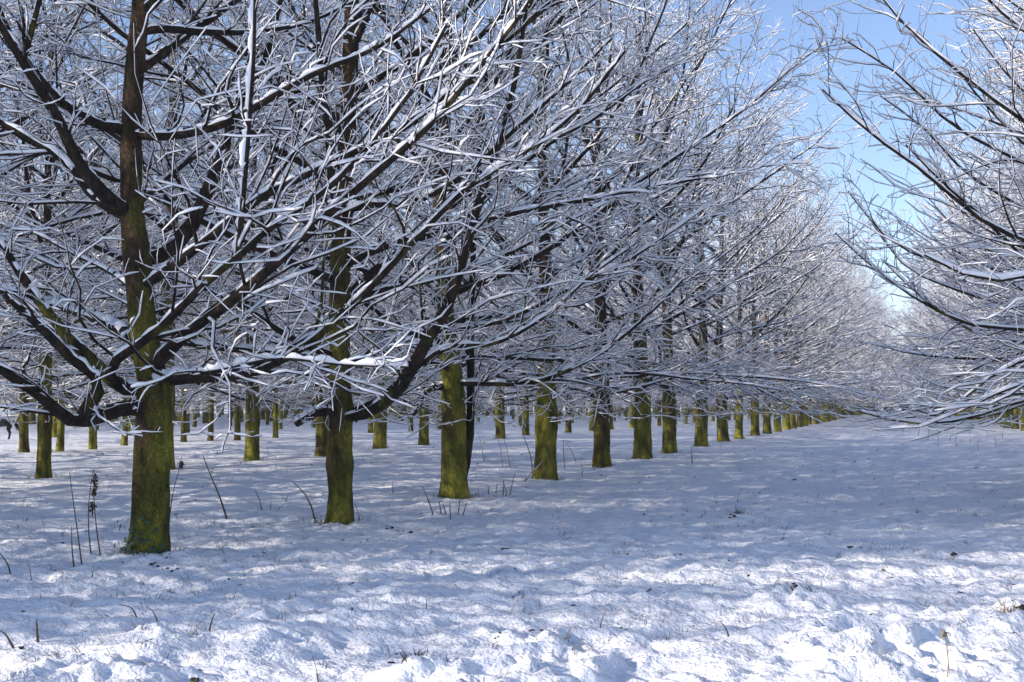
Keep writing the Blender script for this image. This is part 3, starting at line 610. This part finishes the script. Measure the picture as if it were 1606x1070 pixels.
for px, w, lb in (([(500, 1066), (495, 1045), (490, 1030)], 2.5, 'thin dark stalk rising at the bottom edge of the snow'), ([(668, 958), (669, 946), (667, 935)], 2.2, 'dark grass stub in the shade between snow lumps'), ([(640, 955), (637, 945), (632, 934)], 1.6, 'pale little stub left of the dark grass stub'),
  ([(218, 966), (205, 953), (186, 948)], 3.0, 'bent brown stem arching left over lumpy snow'), ([(250, 972), (238, 957), (228, 950)], 2.4, 'second bent stem above the snow-covered clump'), ([(327, 993), (331, 978), (337, 962)], 4.0, 'snow-dusted blade leaning right among lumps'), ([(60, 1000), (58, 985), (57, 972)], 5.0, 'dark leafy stub in the snow near the left corner'),
  ([(22, 1006), (8, 995), (-6, 985)], 4.0, 'brown stick poking in from the left corner'), ([(218, 1003), (208, 1003), (197, 1000)], 3.5, 'dark broken stick lying by the snow-covered clump'), ([(665, 1055), (655, 1045), (640, 1058)], 4.0, 'dark stem looping out of the snowy clump at the bottom'), ([(940, 985), (944, 972), (950, 960)], 2.5, 'small dark blade beside sunlit snow lumps'), ([(1145, 1000), (1138, 985), (1130, 975)], 3.5, 'dark curled blade in the sunlit snow'),
  ([(1352, 1050), (1346, 1040), (1352, 1030)], 5.0, 'withered brown leaf standing in the sunlit snow'), ([(1392, 1052), (1375, 1046), (1362, 1044)], 4.0, 'dark twig lying flat in the sunlit snow'), ([(144, 911), (145, 902), (144, 896)], 3, 'tiny dark stub left of the nearest trunk foot')):
    stalk(px, w, lb, cat='plant stem', name='plant_stem', grp='stems poking from the snow')

def blades(name, n_, region, seed, lo, hi, m, w=0.0025):
    rr = np.random.default_rng(seed); P0 = []
    while len(P0) < n_:
        u, v = region(rr); g = on_ground(u, v)
        if perlin(np.array([g[0]*0.9]), np.array([g[1]*0.9]), 77)[0] + rr.uniform(-.25, .25) > 0.02: 
            for _ in range(rr.integers(1, 6)): P0.append((g[0]+rr.normal(0, .025), g[1]+rr.normal(0, .025)))
    P0 = np.array(P0); st = np.column_stack([P0, height(P0[:, 0], P0[:, 1])-0.01]); n2 = len(st)
    Q = grow(st, np.column_stack([rr.normal(0, .6, n2), rr.normal(0, .6, n2), np.full(n2, 1.0)]), rr.uniform(lo, hi, n2), 4, rr, -0.35, 0.3)
    d = np.linalg.norm(st[:, :2], axis=1)[:, None]; RR = np.array([[1, .9, .6, .15]])*w*rr.uniform(.6, 1.5, (n2, 1))*np.clip(d/12, 1, 4)
    v_, q_ = tubes(Q, RR, 3); return link(name, make_mesh(name, [(v_, q_, 0)], [m]), kind='stuff')
o = blades('grass', 1700, lambda r: (r.uniform(-20, 1620), 1070-380*r.random()**0.6), 8, 0.03, 0.10, M_GRASS); tag(o, 'short dark grass blades poking through the snow', 'grass')
o = blades('dry_grass', 900, lambda r: (r.uniform(-20, 1620), 1075-400*r.random()**0.8), 18, 0.05, 0.16, M_STRAW, 0.0016); tag(o, 'pale dry grass stems poking through the snow', 'grass')
# dark debris: leaves and bits of earth showing through
def debris():
    rr = np.random.default_rng(70); ch = []
    spots = [(435, 848), (800, 936), (612, 832), (640, 836), (605, 829), (628, 833), (1060, 880), (1330, 861), (1495, 875), (1262, 758), (1555, 772), (1246, 754), (120, 853), (146, 860), (100, 851), (310, 890), (255, 892), (270, 896), (243, 888), (285, 890), (260, 880), (795, 865), (1045, 742), (985, 877), (1250, 945), (1240, 938), (1262, 946), (650, 1040), (668, 1046), (640, 1052), (690, 1040), (1165, 806), (1158, 818), (1150, 820), (1590, 980), (1600, 985), (835, 985), (975, 985), (240, 990), (230, 985), (130, 1030), (305, 1062), (860, 1000)]
    for (bu, bv, bw) in ((232, 876, 42), (532, 828, 30), (712, 786, 30), (855, 753, 24), (943, 733, 20), (1008, 721, 18), (1050, 711, 16), (68, 751, 18), (396, 724, 18)):
        spots += [(bu + rr.uniform(-1, 1.3)*bw, bv + abs(rr.normal(0, .13))*bw - 2) for _ in range(9)]
    spots += [(rr.uniform(0, 1606), 1070-420*rr.random()**0.7) for _ in range(170)]
    for n_, (u, v) in enumerate(spots):
        g = on_ground(u, v); big = 1.0 if n_ < 43 else 0.45; r = rr.uniform(0.009, 0.024)*big; k_ = 7; th = rr.uniform(0, 3.14)
        for _ in range(3):
            c = g + np.array((rr.normal(0, .03), rr.normal(0, .03), 0))*big; c[2] = hgt(c[0], c[1])+0.002
            P = np.array([c + np.array((math.cos(th), math.sin(th), 0.15*math.sin(t*3)))*(t-.5)*r*3 for t in np.linspace(0, 1, 4)])[None]
            RR = np.array([[.3, 1, .8, .2]])*r; v_, q_ = tubes(P, RR, 6, None, RR*0.6); v_ = v_ + rr.normal(0, r*.18, v_.shape); ch.append((v_, q_, 0)); th += rr.uniform(.5, 1.5)
    return link('leaf_litter', make_mesh('leaf_litter', ch, [M_CLOD]), kind='stuff')
tag(debris(), 'dark bits of earth and dead leaves showing through the snow', 'litter')
def base_grass(name, m, n_, seed, lo, hi, w):
    rr = np.random.default_rng(seed); st = []
    for k_, p in enumerate(ROW1[:12] + ROW2[:6]):
        for _ in range(n_ if k_ != 0 else n_//2):
            a = rr.uniform(0, 6.28); q_ = 0.27 + abs(rr.normal(0, .10)); st.append((p[0]+math.cos(a)*q_, p[1]+math.sin(a)*q_))
    st = np.array(st); st = np.column_stack([st, height(st[:, 0], st[:, 1])-0.01]); n2 = len(st)
    Q = grow(st, np.column_stack([rr.normal(0, .5, n2), rr.normal(0, .5, n2), np.full(n2, 1.0)]), rr.uniform(lo, hi, n2), 4, rr, -0.3, 0.3)
    RR = np.array([[1, .9, .6, .15]])*w*rr.uniform(.6, 1.5, (n2, 1)); v_, q_ = tubes(Q, RR, 3); return link(name, make_mesh(name, [(v_, q_, 0)], [m]), kind='stuff')
tag(base_grass('trunk_foot_grass', M_GRASS, 34, 91, 0.05, 0.17, 0.0035), 'dark grass and stems standing round the feet of the trunks', 'grass')
tag(base_grass('trunk_foot_straw', M_STRAW, 14, 92, 0.06, 0.26, 0.0025), 'pale dry stems standing round the feet of the trunks', 'grass')
# green tuft in the shade
def tuft(u, v, label, seed, n_=60, L=(0.05, 0.16), m=M_GRASS, name='grass_tuft', w=0.004):
    g = on_ground(u, v); g[2] = hgt(g[0], g[1])-0.02; rr = np.random.default_rng(seed)
    st = np.column_stack([rr.normal(0, .07, n_), rr.normal(0, .05, n_), np.zeros(n_)])
    Q = grow(st, np.column_stack([rr.normal(0, .7, n_), rr.normal(0, .7, n_), np.full(n_, .9)]), rr.uniform(*L, n_), 5, rr, -0.6, 0.2)
    R = np.tile(np.array([[1, 1, .8, .5, .1]])*w, (n_, 1)); v_, q_ = tubes(Q, R, 3, None, R*.4); o = link(name, make_mesh(name, [(v_, q_, 0)], [m]), loc=g)
    return tag(o, label, 'grass tuft', 'tufts in the snow')
tuft(1160, 816, 'green-black grass tuft in the shaded middle of the alley', 1)
tuft(1250, 948, 'tuft showing through the highest sunlit snow clod', 2, 40, (0.04, 0.12), M_CLOD)
tuft(655, 1052, 'dark tuft inside the snow clump at the bottom edge', 3, 30, (0.04, 0.12), M_CLOD)
tuft(235, 995, 'brown tuft in the snow clump below the nearest tree', 4, 24, (0.05, 0.14), M_STALK)
tuft(1592, 985, 'brown tuft at the right edge in the sunlit snow', 5, 50, (0.05, 0.16), M_STRAW)
tuft(935, 955, 'little dark tuft between sunlit lumps', 6, 12, (0.03, 0.08), M_GRASS)

# ivy at the foot of the nearest tree: separate leaves climbing the bark
def ivy():
    rr = np.random.default_rng(12); V, Q = [], []; root = bpy.data.objects.new('ivy', None); C.objects.link(root); root.location = (B1[0], B1[1], hgt(*B1)-0.02)
    meshes = []
    for k_ in range(3):
        a = np.linspace(0, 2*math.pi, 11)[:-1]; rad = 0.026*np.array([1.0, .62, .95, .6, .8, .75, .8, .6, .95, .62])*rr.uniform(.9, 1.1, 10)
        vs = [(0, 0, .004)] + [(math.cos(t)*q_, math.sin(t)*q_, -0.004+rr.uniform(-.003, .003)) for t, q_ in zip(a, rad)]
        fs = [(0, 1+i_, 1+(i_+1) % 10) for i_ in range(10)]; me = bpy.data.meshes.new('leaf'); me.from_pydata(vs, [], fs); me.materials.append(M_LEAF); meshes.append(me)
    cam_az = math.atan2(-B1[1], -B1[0])
    for k_ in range(90):
        z = abs(rr.normal(0, .16)); az = cam_az - 0.9 + rr.normal(0, .55) if k_ < 60 else cam_az + rr.normal(0, .8)
        r = r1(z)*(1+0.30*math.exp(-z/0.16)) + 0.012 + (abs(rr.normal(0, .05)) if (k_ < 30) else 0)
        c = c1(z); o = link('leaf', meshes[k_ % 3], root); o.location = (c[0]+math.cos(az)*r, c[1]+math.sin(az)*r, z+0.03)
        nrm = Vector((math.cos(az)+rr.normal(0, .3), math.sin(az)+rr.normal(0, .3), .4+rr.normal(0, .3))); o.rotation_euler = nrm.to_track_quat('Z', 'X').to_euler(); s = rr.uniform(.7, 1.5); o.scale = (s, s, s)
    tag(root, 'small dark green ivy climbing the foot of the nearest trunk', 'ivy')
ivy()

# dark pony that stands far back at the left edge, partly hidden by trunks and twigs
def skin_mesh(name, pts, edges, m, parent=None, sub=2):
    me = bpy.data.meshes.new(name); me.from_pydata([p[:3] for p in pts], edges, []); o = bpy.data.objects.new(name, me); C.objects.link(o)
    o.modifiers.new('skin', 'SKIN'); o.modifiers.new('sub', 'SUBSURF').levels = sub; o.modifiers['sub'].render_levels = sub
    for v, p in zip(me.skin_vertices[0].data, pts): v.radius = (p[3], p[4] if len(p) > 4 else p[3])
    me.skin_vertices[0].data[0].use_root = True
    dg = bpy.context.evaluated_depsgraph_get(); em = bpy.data.meshes.new_from_object(o.evaluated_get(dg)); bpy.data.objects.remove(o)
    em.materials.clear(); em.materials.append(m); em.polygons.foreach_set('use_smooth', [True]*len(em.polygons)); r = link(name, em); 
    if parent: r.parent = parent
    return r
pp = [(0, 0, .86, .19, .22), (.32, 0, .84, .20, .24), (-.30, 0, .87, .18, .20), (-.52, 0, .86, .15, .17), (.55, 0, .95, .13, .18), (.75, 0, 1.12, .09, .14), (.90, 0, 1.22, .085, .10), (1.02, 0, 1.12, .07, .085), (1.13, 0, .98, .05, .055),
      (-.50, .11, .70, .10, .12), (-.46, .12, .52, .065, .07), (-.56, .12, .36, .045, .05), (-.53, .12, .16, .033), (-.50, .12, .02, .045),
      (-.50, -.11, .70, .10, .12), (-.42, -.12, .52, .065, .07), (-.50, -.12, .36, .045, .05), (-.46, -.12, .16, .033), (-.43, -.12, .02, .045),
      (.40, .10, .68, .08, .10), (.41, .11, .45, .05), (.40, .11, .24, .036), (.42, .11, .02, .045), (.38, -.10, .68, .08, .10), (.34, -.11, .45, .05), (.30, -.11, .24, .036), (.30, -.11, .02, .045)]
ee = [(0, 1), (0, 2), (2, 3), (1, 4), (4, 5), (5, 6), (6, 7), (7, 8), (3, 9), (9, 10), (10, 11), (11, 12), (12, 13), (3, 14), (14, 15), (15, 16), (16, 17), (17, 18), (1, 19), (19, 20), (20, 21), (21, 22), (1, 23), (23, 24), (24, 25), (25, 26)]
pony = bpy.data.objects.new('pony', None); C.objects.link(pony); pg = on_ground(-1, 691)
skin_mesh('body', pp, ee, M_HIDE, pony)
def strands(name, st, d, L, n_, seed, w):
    rr = np.random.default_rng(seed); s = np.array([st[i_ % len(st)] for i_ in range(n_)], float)+rr.normal(0, .015, (n_, 3))
    Q = grow(s, np.tile(np.array(d, float), (n_, 1))+rr.normal(0, .1, (n_, 3)), rr.uniform(L*.8, L, n_), 5, rr, -0.6, .08); R = np.tile(np.array([[1, 1, .9, .7, .2]])*w, (n_, 1)); return link(name, make_mesh(name, [(*tubes(Q, R, 4), 0)], [M_HIDE]), pony)
strands('tail', [(-.68, 0, .98)], (-.5, 0, -.6), .65, 26, 1, .014)
strands('mane', [(.45, 0, 1.14), (.55, 0, 1.20), (.65, 0, 1.27), (.75, 0, 1.31), (.85, 0, 1.33)], (0, .5, -.2), .26, 40, 2, .012)
for sy in (-.05, .05): link('ear', make_mesh('ear', [(*tubes(np.array([[(.88, sy, 1.29), (.885, sy*1.2, 1.35), (.89, sy*1.3, 1.42)]]), np.array([[.028, .026, .004]]), 6), 0)], [M_HIDE]), pony)
pony.location = (pg[0], pg[1], hgt(pg[0], pg[1])); pony.rotation_euler = (0, 0, YAW+math.pi); pony.scale = (.92, .92, .92)
tag(pony, 'dark pony standing far back at the left edge among the trunks', 'pony')

# dark bushes closing the far end of the alley
def bush(u, Y, h, w, label, seed):
    r = ray(u, 637); x = r[0]/r[1]*Y; rr = np.random.default_rng(seed); o = bpy.data.objects.new('bush', None); C.objects.link(o); o.location = (x, Y, 0)
    n_ = 40; st = np.column_stack([rr.normal(0, w*.12, n_), rr.normal(0, w*.12, n_), np.zeros(n_)])
    Q = grow(st, np.column_stack([rr.normal(0, .35, n_), rr.normal(0, .35, n_), np.ones(n_)]), rr.uniform(h*.6, h, n_), 6, rr, .1, .2); R = np.tile(np.linspace(.03, .008, 6)[None], (n_, 1))
    link('stem', make_mesh('stem', [(*tubes(Q, R, 4), 0)], [M_STALK]), o)
    m_ = 1500; c = Q[rr.integers(0, n_, m_), rr.integers(1, 6, m_)] + rr.normal(0, w*.13, (m_, 3)); c[:, 2] = np.maximum(c[:, 2], .1)
    L = grow(c, rr.normal(0, 1, (m_, 3)), np.full(m_, .16), 3, rr, .2, .2); RR = np.tile(np.array([[.02, .07, .01]]), (m_, 1))
    lf = link('foliage', make_mesh('foliage', [(*tubes(L, RR, 4, None, RR*.3), 0)], [M_BUSH]), o); lf['kind'] = 'stuff'
    return tag(o, label, 'bush', 'bushes at the end of the alley')
bush(1424, 300, 1.6, 2.2, 'low dark bush at the far end of the alley, leftmost of three', 1)
bush(1446, 300, 4.2, 1.6, 'tallest dark upright bush closing the far end of the alley', 2)
bush(1469, 300, 1.7, 1.6, 'small dark bush at the far end of the alley, rightmost of three', 3)

# ------------------------------------------------------------------ cold haze
hz = 20.0
bpyv = [(-760, -340, -1.2), (760, -340, -1.2), (760, 1160, -1.2), (-760, 1160, -1.2), (-760, -340, hz), (760, -340, hz), (760, 1160, hz), (-760, 1160, hz)]
hm_ = bpy.data.meshes.new('haze'); hm_.from_pydata(bpyv, [], [(0, 3, 2, 1), (4, 5, 6, 7), (0, 1, 5, 4), (1, 2, 6, 5), (2, 3, 7, 6), (3, 0, 4, 7)])
mh = bpy.data.materials.new('haze'); mh.use_nodes = True; n = mh.node_tree; n.nodes.clear(); pv = n.nodes.new('ShaderNodeVolumePrincipled'); pv.inputs['Density'].default_value = 0.0007
pv.inputs['Color'].default_value = (0.86, 0.90, 1.0, 1); mo = n.nodes.new('ShaderNodeOutputMaterial'); n.links.new(pv.outputs[0], mo.inputs['Volume']); hm_.materials.append(mh)
link('haze', hm_, kind='stuff')
print('TRIANGLES about', TRI[0], 'objects', len(bpy.data.objects))
